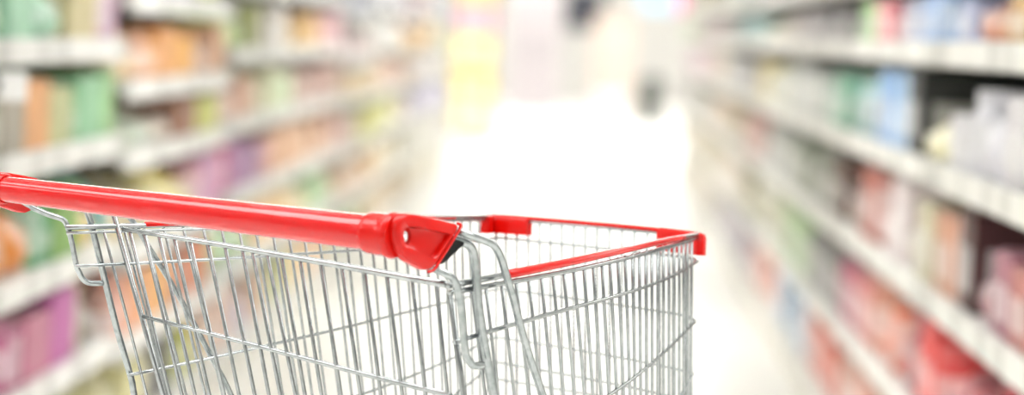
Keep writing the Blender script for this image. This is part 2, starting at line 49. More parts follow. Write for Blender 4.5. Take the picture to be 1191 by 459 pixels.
 'clip_l': [(-0.2114,0.7152,1.0035),(-0.2131,0.7219,1.0054),(-0.2191,0.7412,1.0049),(-0.2093,0.7417,1.0054),(-0.1863,0.7415,1.0068),(-0.163,0.7408,1.0083)],
 'clip_r': [(0.0431,0.7128,1.0029),(0.0687,0.7066,1.0046),(0.0904,0.7008,1.0061),(0.1017,0.6979,1.0068),(0.1149,0.6924,1.0047),(0.1109,0.6893,1.0045)],
}

LAMP = 12.0
EXPO = -0.62
FOCUS = 4.62
FSTOP = 4.0
SAT = 1.08
PW = .34
LY0 = -2.6


rnd = random.Random(7)
sc = bpy.context.scene
COL = sc.collection

# ------------------------------------------------------------------ helpers
def lin(c):
    c /= 255.0
    return c / 12.92 if c <= .04045 else ((c + .055) / 1.055) ** 2.4

def hexc(h):
    return tuple(lin(int(h[i:i + 2], 16)) for i in (0, 2, 4)) + (1,)

def mat(name, color, rough=.5, metal=0., coat=0., emit=None, spec=.5):
    m = bpy.data.materials.new(name)
    m.use_nodes = True
    b = m.node_tree.nodes['Principled BSDF']
    b.inputs['Base Color'].default_value = color
    b.inputs['Roughness'].default_value = rough
    b.inputs['Metallic'].default_value = metal
    b.inputs['Coat Weight'].default_value = coat
    b.inputs['Coat Roughness'].default_value = .08
    b.inputs['Specular IOR Level'].default_value = spec
    if emit:
        b.inputs['Emission Color'].default_value = color
        b.inputs['Emission Strength'].default_value = emit
    return m

def noise_mix(m, scale, c1, c2, lo=.35, hi=.65, rough=None, bump=0, stretch=(1, 1, 1)):
    nt = m.node_tree; b = nt.nodes['Principled BSDF']
    tc = nt.nodes.new('ShaderNodeTexCoord'); mp = nt.nodes.new('ShaderNodeMapping')
    mp.inputs['Scale'].default_value = stretch
    nz = nt.nodes.new('ShaderNodeTexNoise'); nz.inputs['Scale'].default_value = scale
    nz.inputs['Detail'].default_value = 4
    rp = nt.nodes.new('ShaderNodeValToRGB')
    rp.color_ramp.elements[0].position = lo; rp.color_ramp.elements[0].color = c1
    rp.color_ramp.elements[1].position = hi; rp.color_ramp.elements[1].color = c2
    nt.links.new(tc.outputs['Object'], mp.inputs['Vector'])
    nt.links.new(mp.outputs['Vector'], nz.inputs['Vector'])
    nt.links.new(nz.outputs['Fac'], rp.inputs['Fac'])
    nt.links.new(rp.outputs['Color'], b.inputs['Base Color'])
    if rough:
        mr = nt.nodes.new('ShaderNodeMapRange')
        mr.inputs['To Min'].default_value = rough[0]; mr.inputs['To Max'].default_value = rough[1]
        nt.links.new(nz.outputs['Fac'], mr.inputs['Value'])
        nt.links.new(mr.outputs['Result'], b.inputs['Roughness'])
    if bump:
        bp = nt.nodes.new('ShaderNodeBump'); bp.inputs['Strength'].default_value = bump
        bp.inputs['Distance'].default_value = .001
        nt.links.new(nz.outputs['Fac'], bp.inputs['Height'])
        nt.links.new(bp.outputs['Normal'], b.inputs['Normal'])
    return m

def obj(name, bm, m, parent=None, smooth=False, angle=None):
    me = bpy.data.meshes.new(name)
    bmesh.ops.recalc_face_normals(bm, faces=bm.faces)
    bm.to_mesh(me); bm.free()
    if smooth:
        for p in me.polygons: p.use_smooth = True
        if angle: me.set_sharp_from_angle(angle=math.radians(angle))
    me.materials.append(m)
    o = bpy.data.objects.new(name, me)
    COL.objects.link(o)
    if parent: o.parent = parent
    return o

def thing(name, label, cat, loc=(0, 0, 0), rz=0, group=None):
    o = bpy.data.objects.new(name, None)
    o.empty_display_size = .1
    COL.objects.link(o)
    o.location = loc; o.rotation_euler = (0, 0, rz)
    o['label'] = label; o['category'] = cat
    if group: o['group'] = group
    return o

def tag(o, label, cat, group=None):
    o['label'] = label; o['category'] = cat
    if group: o['group'] = group
    return o

def struct(o):
    o['kind'] = 'structure'
    return o

def box(bm, x0, x1, y0, y1, z0, z1, bev=0, seg=2):
    r = bmesh.ops.create_cube(bm, size=1)
    vs = r['verts']
    for v in vs:
        v.co = Vector(((x0 + x1) / 2 + v.co.x * (x1 - x0), (y0 + y1) / 2 + v.co.y * (y1 - y0), (z0 + z1) / 2 + v.co.z * (z1 - z0)))
    if bev:
        es = list({e for v in vs for e in v.link_edges})
        bmesh.ops.bevel(bm, geom=es, offset=bev, segments=seg, affect='EDGES', profile=.5)

def smooth_path(pts, n=3):
    """Catmull-Rom resampling of a bent rod"""
    P = [Vector(p) for p in pts]
    if len(P) < 3: return P
    out = []
    for i in range(len(P) - 1):
        p0 = P[i - 1] if i else P[0] * 2 - P[1]
        p1, p2 = P[i], P[i + 1]
        p3 = P[i + 2] if i + 2 < len(P) else P[-1] * 2 - P[-2]
        for k in range(n):
            t = k / n
            out.append(.5 * ((2 * p1) + (p2 - p0) * t + (2 * p0 - 5 * p1 + 4 * p2 - p3) * t * t + (3 * p1 - p0 - 3 * p2 + p3) * t ** 3))
    out.append(P[-1])
    return out

def tube(bm, pts, r, seg=10, cap=True):
    P = [Vector(p) for p in pts]
    Q = [P[0]]
    for p in P[1:]:
        if (p - Q[-1]).length > 1e-5: Q.append(p)
    P = Q; n = len(P)
    R = r if isinstance(r, (list, tuple)) else (r, r)
    L = [0]
    for i in range(1, n): L.append(L[-1] + (P[i] - P[i - 1]).length)
    T = []
    for i in range(n):
        a = P[min(i + 1, n - 1)] - P[max(i - 1, 0)]
        T.append(a.normalized())
    up = Vector((0, 0, 1)) if abs(T[0].z) < .9 else Vector((1, 0, 0))
    nrm = (up - T[0] * up.dot(T[0])).normalized()
    rings = []
    for i in range(n):
        nrm = (nrm - T[i] * nrm.dot(T[i])).normalized()
        bi = T[i].cross(nrm)
        rr = R[0] + (R[1] - R[0]) * (L[i] / L[-1])
        rings.append([bm.verts.new(P[i] + (nrm * math.cos(a) + bi * math.sin(a)) * rr) for a in [2 * math.pi * k / seg for k in range(seg)]])
    for i in range(n - 1):
        for k in range(seg):
            bm.faces.new((rings[i][k], rings[i][(k + 1) % seg], rings[i + 1][(k + 1) % seg], rings[i + 1][k]))
    if cap:
        for ring, t in ((rings[0], -T[0]), (rings[-1], T[-1])):
            c = Vector((0, 0, 0))
            for v in ring: c += v.co
            c /= seg
            rr = (ring[0].co - c).length
            inner = [bm.verts.new(c + (v.co - c) * .7 + t * rr * .25) for v in ring]
            for k in range(seg):
                bm.faces.new((ring[k], ring[(k + 1) % seg], inner[(k + 1) % seg], inner[k]))
            bm.faces.new(inner)

def lathe(bm, prof, seg=24, c=(0, 0, 0), sx=1, sy=1):
    rings = []
    for r, z in prof:
        rings.append([bm.verts.new((c[0] + sx * r * math.cos(2 * math.pi * k / seg), c[1] + sy * r * math.sin(2 * math.pi * k / seg), c[2] + z)) for k in range(seg)])
    for i in range(len(prof) - 1):
        for k in range(seg):
            bm.faces.new((rings[i][k], rings[i][(k + 1) % seg], rings[i + 1][(k + 1) % seg], rings[i + 1][k]))
    bm.faces.new(rings[0]); bm.faces.new(rings[-1])

def corner(a, b, n=5):
    """points that round the bend between the end of run a and the start of run b"""
    p, q = Vector(a[-1]), Vector(b[0])
    d1 = (p - Vector(a[-2])); d2 = (Vector(b[1]) - q)
    den = d1.x * d2.y - d1.y * d2.x
    c = (p + q) / 2
    if abs(den) > 1e-9:
        t = ((q.x - p.x) * d2.y - (q.y - p.y) * d2.x) / den
        k = p + d1 * t; k.z = c.z
        if (k - c).length < .05: c = k
    return [p * (1 - t) ** 2 + c * 2 * t * (1 - t) + q * t * t for t in [(i + 1) / (n + 1) for i in range(n)]]

# ------------------------------------------------------------------ materials
zinc = mat('galvanised_steel', (.70, .72, .72, 1), .3, .92)
noise_mix(zinc, 90, (.27, .295, .305, 1), (.38, .405, .415, 1), .3, .62, (.12, .22), .08)
zinc2 = mat('weathered_galvanised_steel', (.62, .65, .65, 1), .38, .88)
noise_mix(zinc2, 130, (.25, .28, .29, 1), (.37, .40, .41, 1), .34, .60, (.12, .24), .12)
red = mat('red_plastic', (.50, .003, .0015, 1), .2, 0, .12, spec=.25)
redtube = mat('worn_red_tube', (.75, .012, .018, 1), .15, 0, .85, spec=.1)
noise_mix(redtube, 9, (.52, .001, .003, 1), (.56, .03, .035, 1), .56, .68, (.10, .20), .04, (1.2, 6, 6))
black = mat('black_plastic', (.005, .006, .007, 1), .4, spec=.15)
chrome = mat('chrome', (.9, .9, .92, 1), .12, 1)
rubber = mat('grey_rubber', (.12, .12, .13, 1), .6)

# ------------------------------------------------------------------ the trolley
cart = thing('shopping_cart', 'wire shopping cart with a red push handle and red rim sleeves in the aisle', 'shopping cart', (-.346, 4.49, 0), -math.radians(34))
g = D

def rods(name, lst, r, parent, m=zinc, seg=8):
    bm = bmesh.new()
    for p in lst: tube(bm, p, r, seg)
    return obj(name, bm, m, parent, True, 50)

def rod(name, pts, r, parent, m=zinc, seg=12, sm=2):
    bm = bmesh.new(); tube(bm, smooth_path(pts, sm) if sm else pts, r, seg)
    return obj(name, bm, m, parent, True, 50)

# side walls and front of the basket
left = rods('side_panel', g['bars_left'], .0016, cart)
right = rods('side_panel', g['bars_right'], .0019, cart)
front = rods('front_panel', g['bars_front'], .0015, cart)
gate = rods('rear_gate', g['gate_bars'], .0021, cart)
rod('rim_rod', g['rim_left'], .0029, left)
rod('rim_rod', g['rim_right'], (.0035, .0027), right)
rod('rim_rod', g['rim_front'], .0020, front)
rod('red_sleeve', g['sleeve_left'], (.0034, .0030), left, red)
rod('red_sleeve', g['sleeve_right'], (.0049, .0034), right, red)
rod('red_sleeve', g['rim_front'][:-1], .0027, front, red)
rod('wire_hoop', g['low_left'] + corner(g['low_left'], g['low_front']) + g['low_front'], .0018, left)
rod('wire_hoop', g['low_right'], (.0031, .0024), right)
rg = g['w2_right'][::-1]
rod('wire_hoop', g['w2_left'] + corner(g['w2_left'], g['w2_front']) + g['w2_front'], .0018, front)
rod('wire_hoop', corner(g['w2_front'], rg) + rg, (.0020, .0028), right)
for k in (3, 4, 5, 6):
    f = g['w%d_front' % k]; r_ = g['w%d_right' % k][::-1]; l = g['w%d_left' % k]
    rod('wire_hoop', l + corner(l, f) + f, (.0019, .0014), front)
    rod('wire_hoop', corner(f, r_) + r_, (.0020, .0028), right)

# rear gate
rod('gate_rod', g['gate_top'], (.0026, .0040), gate)
rod('gate_rod', g['gate_w2'], (.0023, .0031), gate)
rod('gate_frame', g['gate_frame_left'], .0031, gate, sm=0)
rod('gate_frame', g['gate_frame_right'], .0033, gate, sm=0)

# bottom of the basket, below the picture
def at_z(b, z):
    a, c = Vector(b[0]), Vector(b[-1]); t = (z - a.z) / (c.z - a.z); return a + (c - a) * t
lo_l = [Vector(b[-1]) for b in g['bars_left']]; lo_r = [Vector(b[-1]) for b in g['bars_right']]
lo_g = [Vector(b[-1]) for b in g['gate_bars']]; lo_f = [Vector(b[-1]) for b in g['bars_front']]
bm = bmesh.new()
def runs(p): return [tuple(v) for v in p]
def reslope(L): return [Vector((v.x, v.y, .56 + .12 * min(1, max(0, v.y / .72)))) for v in L]
bl_ = reslope(lo_l); br_ = reslope(lo_r); bf_ = reslope(lo_f)
tube(bm, bl_, .003); tube(bm, br_, .003); tube(bm, [bl_[-1]] + bf_ + [br_[-1]], .003)
tube(bm, [bl_[0], br_[0]], .003)
N = 15
for i in range(N):
    a = bl_[int(i * (len(bl_) - 1) / (N - 1))]; b = min(br_, key=lambda v: abs(v.y - a.y))
    tube(bm, [a, b], .0018, 6)
for i in range(9):
    t = (i + 1) / 10
    tube(bm, [bl_[0].lerp(br_[0], t), bl_[-1].lerp(br_[-1], t)], .0018, 6)
basket_floor = obj('basket_floor', bm, zinc, cart, True, 50)
bm = bmesh.new()
for b, e in list(zip(g['bars_left'], bl_)) + list(zip(g['bars_right'], br_)) + list(zip(g['bars_front'], bf_)):
    tube(bm, [b[-1], e], .0016, 6)
obj('lower_wires', bm, zinc, basket_floor, True, 50)

# bent rods that carry the handle; the posts run on down to the chassis
sup_l = rod('handle_support', g['sup_l1'], .0030, cart, zinc2, 14, 3)
sup_r = rod('handle_support', g['sup_r1'], .0041, cart, zinc2, 16, 3)
for key, r, par, side in (('sup_l2', .0036, sup_l, -1), ('sup_l3', .0031, sup_l, -1), ('sup_r2', .0049, sup_r, 1), ('sup_r3', .0042, sup_r, 1)):
    p = list(g[key]); a, b = Vector(p[-2]), Vector(p[-1]); d = (b - a) / (a.z - b.z)
    low = b + d * (b.z - .62)
    if side < 0: low.x = min(low.x, b.x)
    foot = Vector((side * .235, .10 if key[-1] == '2' else .30, .17))
    rod('support_post', p + [tuple(b + (low - b) * .5), tuple(low), tuple((low + foot) / 2 + Vector((0, 0, 0))), tuple(foot)], r, par, zinc2, 14, 3)

# chassis and castors, below the picture
bm = bmesh.new()
tube(bm, smooth_path([(-.235, -.02, .17), (-.235, .3, .17), (-.17, .62, .17), (-.15, .66, .17), (.15, .66, .17), (.17, .62, .17), (.235, .3, .17), (.235, -.02, .17)], 4), .011, 14)
tube(bm, [(-.235, .1, .17), (.235, .1, .17)], .009, 12)
chassis = obj('chassis', bm, zinc, cart, True, 50)
for x, y in ((-.235, .0), (.235, .0), (-.15, .62), (.15, .62)):
    bm = bmesh.new()
    lathe(bm, [(.020, .125), (.024, .13), (.024, .15), (.010, .155), (.010, .18)], 16, (x, y, 0))
    for s in (-1, 1): box(bm, x + s * .019 - .002, x + s * .019 + .002, y - .035, y + .018, .045, .130, .001, 1)
    cst = obj('castor', bm, zinc, cart, True, 40)
    bm = bmesh.new()
    pr = [(.012, -.014), (.055, -.014), (.0625, -.009), (.0625, .009), (.055, .014), (.012, .014)]
    lathe(bm, pr, 28)
    bmesh.ops.rotate(bm, verts=bm.verts, cent=(0, 0, 0), matrix=Matrix.Rotation(math.pi / 2, 3, 'Y'))
    bmesh.ops.translate(bm, verts=bm.verts, vec=(x, y - .015, .0625))
    obj('wheel', bm, rubber, cst, True, 40)

# push handle
HA = [Vector(p) for p in g['handle_axis']]
ax = (HA[3] - HA[0]).normalized()
bm = bmesh.new(); tube(bm, [HA[0].lerp(HA[3], t / 24) for t in range(25)], (.01335, .0184), 48)
handle = obj('push_handle', bm, redtube, cart, True, 50)

def ring_pts(c, a, r, n=40):
    up = Vector((0, 0, 1)); u = (up - a * up.dot(a)).normalized(); v = a.cross(u)
    return [c + (u * math.cos(2 * math.pi * k / n) + v * math.sin(2 * math.pi * k / n)) * r for k in range(n)]

def loft(bm, rings, close=True):
    V = [[bm.verts.new(p) for p in r] for r in rings]
    n = len(V[0])
    for i in range(len(V) - 1):
        for k in range(n): bm.faces.new((V[i][k], V[i][(k + 1) % n], V[i + 1][(k + 1) % n], V[i + 1][k]))
    if close: bm.faces.new(V[0]); bm.faces.new(V[-1])
    return V

def resample(pts, n):
    P = [Vector(p) for p in pts]; P.append(P[0])
    L = [0]
    for i in range(1, len(P)): L.append(L[-1] + (P[i] - P[i - 1]).length)
    out = []
    for k in range(n):
        s = L[-1] * k / n
        i = max(j for j in range(len(L) - 1) if L[j] <= s)
        out.append(P[i].lerp(P[i + 1], (s - L[i]) / (L[i + 1] - L[i])))
    return out

def round_loop(pts, it=2):
    for _ in range(it):
        q = []
        for i in range(len(pts)):
            a, b = pts[i], pts[(i + 1) % len(pts)]
            q += [a.lerp(b, .25), a.lerp(b, .75)]
        pts = q
    return pts

# right-hand bracket: a moulded elbow whose outer cheek carries the recess and the screw
F0 = round_loop(resample(g['face'], 36), 1); R0 = round_loop(resample(g['recess'], 36), 1)
cf = sum(F0, Vector()) / len(F0); nf = Vector((0, 0, 0))
for i in range(len(F0)): nf += (F0[i] - cf).cross(F0[(i + 1) % len(F0)] - cf)
nf.normalize()
if nf.x < 0: nf = -nf
def angle_sort(L, c):
    u = Vector((0, 1, 0)); v = Vector((0, 0, 1))
    k = min(range(len(L)), key=lambda i: abs(math.atan2((L[i] - c).dot(v), (L[i] - c).dot(u)) - math.pi * .999))
    L = L[k:] + L[:k]
    if (L[1] - L[0]).z < 0: L = [L[0]] + L[1:][::-1]
    return L
cr = sum(R0, Vector()) / len(R0)
F0 = angle_sort(F0, cf); R0 = angle_sort(R0, cf)
def inset(L, c, k): return [p + (c - p) * k for p in L]
sp = Vector(g['screw'][0])
def hole(d, r): return angle_sort(ring_pts(sp - nf * d + Vector((0, .002, 0)), nf, r, 72), sp - nf * d + Vector((0, .002, 0)))
bm = bmesh.new()
inw = -nf
back = [p + inw * .0165 for p in inset(F0, cf, .12)]
loft(bm, [back,
          [p + inw * .014 for p in inset(F0, cf, .03)],
          [p + inw * .009 for p in F0],
          [p + inw * .003 for p in inset(F0, cf, .02)],
          [p + inw * .0006 for p in inset(F0, cf, .06)],
          [p for p in inset(F0, cf, .10)],
          [p + inw * .0004 for p in R0],
          [p + inw * .0020 for p in inset(R0, cr, .03)],
          [p + inw * .0056 for p in inset(R0, cr, .07)],
          hole(.0056, .0098), hole(.0062, .0092), hole(.0145, .0090)])
brk = obj('handle_bracket', bm, red, cart, True, 65)
# collar of the bracket around the tube
bm = bmesh.new()
pa = HA[2]
def along(t): return pa + ax * t
loft(bm, [ring_pts(along(-.0005), ax, .0186), ring_pts(along(-.0012), ax, .0198), ring_pts(along(.0002), ax, .0208), ring_pts(along(.004), ax, .0211), ring_pts(along(.018), ax, .0216),
          ring_pts(along(.024), ax, .0220), ring_pts(along(.027), ax, .0232), ring_pts(along(.030), ax, .0235), ring_pts(along(.034), ax, .0215)])
obj('collar', bm, red, brk, True, 50)
fa = [Vector(p) for p in g['face']]
bm = bmesh.new(); tube(bm, smooth_path([fa[1], fa[0], fa[17], fa[16], fa[15], fa[14], fa[13]], 3), .0017, 10)
obj('edge_bead', bm, red, brk, True, 50)
# screw in its socket
sp = Vector(g['screw'][0])
bm = bmesh.new()
loft(bm, [ring_pts(sp + inw * .0145, nf, .0072, 24), ring_pts(sp + inw * .0075, nf, .0072, 24), ring_pts(sp + inw * .0060, nf, .0058, 24), ring_pts(sp + inw * .0060, nf, .0034, 24), ring_pts(sp + inw * .0085, nf, .0028, 24)])
obj('screw', bm, chrome, brk, True, 40)
# black plug between bracket and rods
pl = round_loop(resample(g['plug'], 20), 1); cp = sum(pl, Vector()) / len(pl)
bm = bmesh.new()
sh = Vector((-.004, 0, 0))
loft(bm, [[p + sh + inw * .022 for p in inset(pl, cp, .15)], [p + sh + inw * .020 for p in pl], [p + sh + inw * .003 for p in pl], [p + sh for p in inset(pl, cp, .12)]])
obj('plug', bm, black, brk, True, 45)

# left-hand bracket, cut by the picture's edge
sk = round_loop(resample(g['lskirt'], 36), 1); ck = sum(sk, Vector()) / len(sk)
bm = bmesh.new()
a0 = HA[1]
nl = Vector((1, 0, 0))
loft(bm, [[p - nl * .010 for p in inset(sk, ck, .1)], [p - nl * .008 for p in sk], [p + nl * .004 for p in sk], [p + nl * .006 for p in inset(sk, ck, .1)]])
brl = obj('handle_bracket', bm, red, cart, True, 45)
bm = bmesh.new()
loft(bm, [ring_pts(a0 + ax * .0005, ax, .0137), ring_pts(a0 + ax * .0012, ax, .0148), ring_pts(a0 - ax * .0002, ax, .0160), ring_pts(a0 - ax * .004, ax, .0164), ring_pts(a0 - ax * .026, ax, .0172), ring_pts(a0 - ax * .04, ax, .0190), ring_pts(a0 - ax * .05, ax, .0180)])
obj('collar', bm, red, brl, True, 50)

# red corner clips on the front rim
def clip(path, z0, z1, th, parent):
    P = smooth_path([(p[0], p[1], 0) for p in path], 4)
    n = len(P); bm = bmesh.new(); rings = []
    for i in range(n):
        t = (P[min(i + 1, n - 1)] - P[max(i - 1, 0)]).normalized(); nn = Vector((t.y, -t.x, 0))
        k = i / (n - 1); a = z0[0] + (z0[1] - z0[0]) * k; b = z1[0] + (z1[1] - z1[0]) * k; h = th / 2
        prof = [(-h, b), (h, b), (h, a - h * 1.2), (h * .7, a - h * .35), (0, a), (-h * .7, a - h * .35), (-h, a - h * 1.2)]
        rings.append([P[i] + nn * u + Vector((0, 0, z)) for u, z in prof])
    loft(bm, rings)
    return obj('corner_clip', bm, red, parent, True, 40)
clip(g['clip_l'], (1.0190, 1.0190), (.9960, .9960), .011, front)
clip(g['clip_r'], (1.0192, 1.0165), (.9915, .9910), .011, front)

# ------------------------------------------------------------------ the shop
floor_m = mat('cream_floor', (.90, .875, .79, 1), .32)
noise_mix(floor_m, .8, (.885, .872, .825, 1), (.91, .898, .855, 1), .3, .7)
ceil_m = mat('white_ceiling', (.82, .82, .81, 1), .8)
wall_m = mat('pale_wall', (.62, .61, .585, 1), .7)
grey_m = mat('grey_wall', (.42, .42, .43, 1), .7)
X0, X1, Y0, Y1, ZC = -9.0, 9.0, -9.0, 79.0, 3.6
def slab(name, m, *a):
    bm = bmesh.new(); box(bm, *a); return struct(obj(name, bm, m))
slab('floor', floor_m, X0, X1, Y0, Y1, -.1, 0)
slab('ceiling', ceil_m, X0, X1, Y0, Y1, ZC, ZC + .1)
slab('wall_left', wall_m, X0 - .1, X0, Y0, Y1, 0, ZC)
slab('wall_right', wall_m, X1, X1 + .1, Y0, Y1, 0, ZC)
slab('wall_back', grey_m, X0, X1, Y0 - .1, Y0, 0, ZC)
slab('wall_front', wall_m, X0, X1, Y1, Y1 + .1, 0, ZC)

lamp_m = mat('lit_diffuser', (1, .99, .972, 1), .5, emit=LAMP)
fix_m = mat('white_enamel', (.85, .85, .85, 1), .35)
lampn = 0
ORD = ['first', 'second', 'third', 'fourth', 'fifth', 'sixth', 'seventh', 'eighth', 'ninth', 'tenth', 'eleventh', 'twelfth', 'thirteenth', 'fourteenth', 'fifteenth']
proto = None
for ix, x in enumerate((-6.4, -1.8, 1.8, 6.4)):  # far left row is added unseen to streak the handle; far right mirrors it
    for iy in range(13):
        y = LY0 + iy * 7.0
        if proto is None:
            root = thing('ceiling_light', '', 'ceiling light', (x, y, ZC), 0, 'ceiling lights of the shop')
            bm = bmesh.new(); box(bm, -1.70, 1.70, -.72, .72, -.07, -.0, .01); obj('housing', bm, fix_m, root)
            bm = bmesh.new(); box(bm, -1.66, 1.66, -.67, .67, -.085, -.068); obj('diffuser', bm, lamp_m, root)
            proto = root
        else:
            root = proto.copy(); COL.objects.link(root); root.location = (x, y, ZC)
            for ch in proto.children:
                c = ch.copy(); c.parent = root; COL.objects.link(c)
        root['label'] = 'long ceiling light, %s from the entrance end in the %s row overhead' % (ORD[iy], ('added far left', 'inner left', 'inner right', 'added far right')[ix])

# camera model used to pick each pack's colour
CF, PX, PY, RO, CH = 5000., 690., 42., math.radians(2.5), 1.24
def proj(x, y, z):
    X = x / y * CF; d = (CH - z) / y * CF
    return PX + X * math.cos(RO) - d * math.sin(RO), PY + X * math.sin(RO) + d * math.cos(RO)

BL = """15,20,c9c79a 25,25,dcc08c 50,25,e0c47c 5,5,a8d0b4 28,3,90c8ac 55,8,c0cdb0 80,10,dcbc84 80,28,d4b880 100,30,e4d48c 110,8,c8a8c0 122,18,d0bca8 135,10,c4c4cc 145,5,a8a4d0 140,35,dcc8a8
8,100,ffffff 30,92,88b880 50,98,98bc70 70,95,74a060 85,100,c0ac80 100,90,88b878 130,90,e8c480 128,125,f8a4b4 130,105,f0a898 30,145,e4a85c 28,120,d8a080 25,130,eab478 5,140,98a0a0 5,165,b8b070 45,115,c8b880 60,130,a0c8a4 70,150,88bc80 90,110,98cca4 95,140,a8d8a8 105,155,94cc94 60,110,b0bc80 110,110,a8cc90 160,125,b8ccb8 165,150,d0d8c8
85,190,8890a4 100,203,5c9c94 70,205,68a0a4 120,210,68b8c4 135,200,8c80bc 148,197,6c68b8 150,205,6060b0 165,218,e8dc80 185,213,ecdc7c 20,200,8898a0
10,260,dc8c40 15,280,d89440 30,255,48a870 40,265,3c9458 50,275,88a860 70,262,dcc060 90,262,e0c468 60,285,d8b850 115,265,c0b080 105,280,d4bc80 180,285,e0cccc 200,290,c86850 215,300,e09068 225,275,c8e0b0 235,300,a8d498 195,280,8c8498
5,390,b4408c 30,380,b850a0 45,365,c070a8 60,350,d8d088 70,370,dccca0 85,350,403830 88,370,584c40 105,345,ecc8a8 125,360,e8b0a0 150,340,e0a060 165,350,cc7850 150,320,e8c888 190,350,b08890 200,345,e8a070 120,395,e8d8c8 35,410,d8c8a0 60,400,e0d0c0 160,400,484440 170,430,3c3c34 165,375,b8a8a4 195,405,a8b438 200,430,dcc880 230,420,ecc078 240,400,e8c8a0 130,450,e4e0b0 50,455,dcd890 100,450,e0dcc0
265,350,c8c8ec 285,350,e0bcb0 270,390,f0b098 300,340,dcdc98 310,370,b8d0a0 335,340,f0c898 345,355,ccc8b0 250,375,f0ccb0 330,320,ecd0a8 300,320,b8d8a8 360,330,ecc4ac 320,380,d8d8b0
160,40,d8a85c 175,50,ecb080 185,65,e8b060 195,70,ecb868 205,45,b8c070 225,50,d0aca0 235,60,e8c098 250,40,b8d478 262,55,b0dca0 275,65,90a480 165,80,d8b0a0
192,125,605040 192,140,c89078 190,165,c8a078 210,128,c8cc68 230,140,e0e4a0 260,125,e8c4b4 278,130,e0b898 275,145,dcb898 305,120,e0f0d0 310,138,c8e4bc
238,200,f0789c 245,208,f08098 228,205,d8b0d0 270,180,8088b8 278,183,c088a8 300,195,ecc8a0 320,180,e0b090 240,215,e89880
340,25,d8b478 330,5,e8b898 355,20,dcb888 310,25,f0ece8 390,3,8890a8 290,50,786850 305,52,8c7c60 295,65,d8c098 365,45,fcccd0 380,50,f8e0e4
362,65,a8989c 360,90,c8a8a0 365,105,d8c4b4
345,155,e4bc98 365,150,ecc8b0 380,145,ecc8bc 335,170,e4c0a4 400,140,c8c0bc 417,143,dcdc80 310,178,e4bc9c 362,185,f4dcdc 350,195,c0b8c0 362,215,b8dcb4 365,230,d0e0b0 335,205,f0ece8 395,205,f8c8b0 415,200,f4d4a8 330,232,f8d8a8 300,205,f0d0a0 440,225,dcccb4 450,180,ece4cc
430,40,ecebe8 410,10,d8d8e4 450,10,d0d8d4 470,15,e8d0c8 460,3,d8d4ec 435,68,e0bcb8 415,85,f0d8a4 425,100,f4e4d0 480,50,f8d8a8 475,75,e0dce8 470,95,fcdcb4 460,90,fce0d0 485,55,f4d0a0 495,115,e4e0f8 505,130,e8e4ec 500,80,f0ece8 520,20,a8b8c8 525,45,c8d8b8 520,60,b8a898 525,125,a8a0a0 500,160,f0ecdc 460,150,eef0ea
800,10,787870 815,5,c0b898 800,45,98a888 803,42,a4c478 830,40,bca0a8 850,38,a89490 882,35,7cacac 878,52,b0dce0 910,55,f8cca8 930,45,e8e0b8 930,30,a8a090 945,22,988c90 955,20,807c80 965,60,f8e8d8 955,45,f0ecd0 985,50,f8e8d8 820,75,ecd0dc 845,90,c8c0a8 875,92,b8bcc8 895,105,f0d898 902,112,e4e4a0 920,100,c8ccb0 925,95,b8bcc0 935,130,e8f0e0 960,110,d4d8d4 825,120,c8c8c0 845,135,dcc8b4 868,145,c4bca4 885,162,dca8a0 900,175,a8aca8 915,178,989c98 955,195,98a090
830,180,e8e0c8 860,195,e8dcd0 870,270,c0b8c0 905,320,f0b8a8 895,240,b0b090 945,290,a8c898 955,295,98b088 970,300,706878 880,280,b8b0c0 940,370,c0d4e8 945,365,c8d8ec 970,380,d0dce4 985,420,e07048 980,440,e06850 975,400,d87060 1000,440,d8d0c8 1015,420,e0e0e0 1015,370,c05878 1005,360,b06078 1050,385,d87050 1045,395,dc7848 1035,365,d8a088 1070,400,a82830 1065,420,a8b4d0 1060,430,c8d4ec 1090,430,f06868 1120,440,e85050 1110,420,f05858 1150,455,985060 1010,250,d8b8a8 1020,240,c8a090 1060,260,e8dce0 1065,290,e4dcd4 1090,280,d4d4bc 1095,310,d4d4c0 1130,280,d89868 1135,265,d8b468 1135,320,c8b8d4 1140,345,e8b8a8 1150,370,e0a090 1175,300,4c2828 1180,350,a87088 1185,380,d88868 1170,280,383030 1030,225,a03028 1045,228,983830 1010,215,585850
1030,18,b0d89c 1035,30,a8d090 1055,25,e8a0a4 1060,10,e08090 1078,30,a8a4ac 1080,15,b8c0dc 1100,20,a8c4ec 1125,20,90b8e4 1125,5,80acdc 1145,20,b8c8ec 1165,30,d0a8a0 1180,8,d89070 1185,30,d4c880 1000,20,707070 990,22,706c70 985,5,e8e0e4
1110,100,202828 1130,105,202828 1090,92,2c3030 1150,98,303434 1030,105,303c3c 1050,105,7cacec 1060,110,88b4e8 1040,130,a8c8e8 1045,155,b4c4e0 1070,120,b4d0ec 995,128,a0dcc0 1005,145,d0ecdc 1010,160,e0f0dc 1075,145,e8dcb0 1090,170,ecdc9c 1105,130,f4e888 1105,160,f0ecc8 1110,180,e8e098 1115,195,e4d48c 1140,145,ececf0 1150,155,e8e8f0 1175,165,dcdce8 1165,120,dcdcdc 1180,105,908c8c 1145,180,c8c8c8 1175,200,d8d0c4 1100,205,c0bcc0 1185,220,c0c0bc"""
BLOBS = []  # near-black shelf-gap tones put shade into the colours of nearby packs
for tok in BL.split():
    a, b, c = tok.split(','); BLOBS.append((float(a), float(b), c))

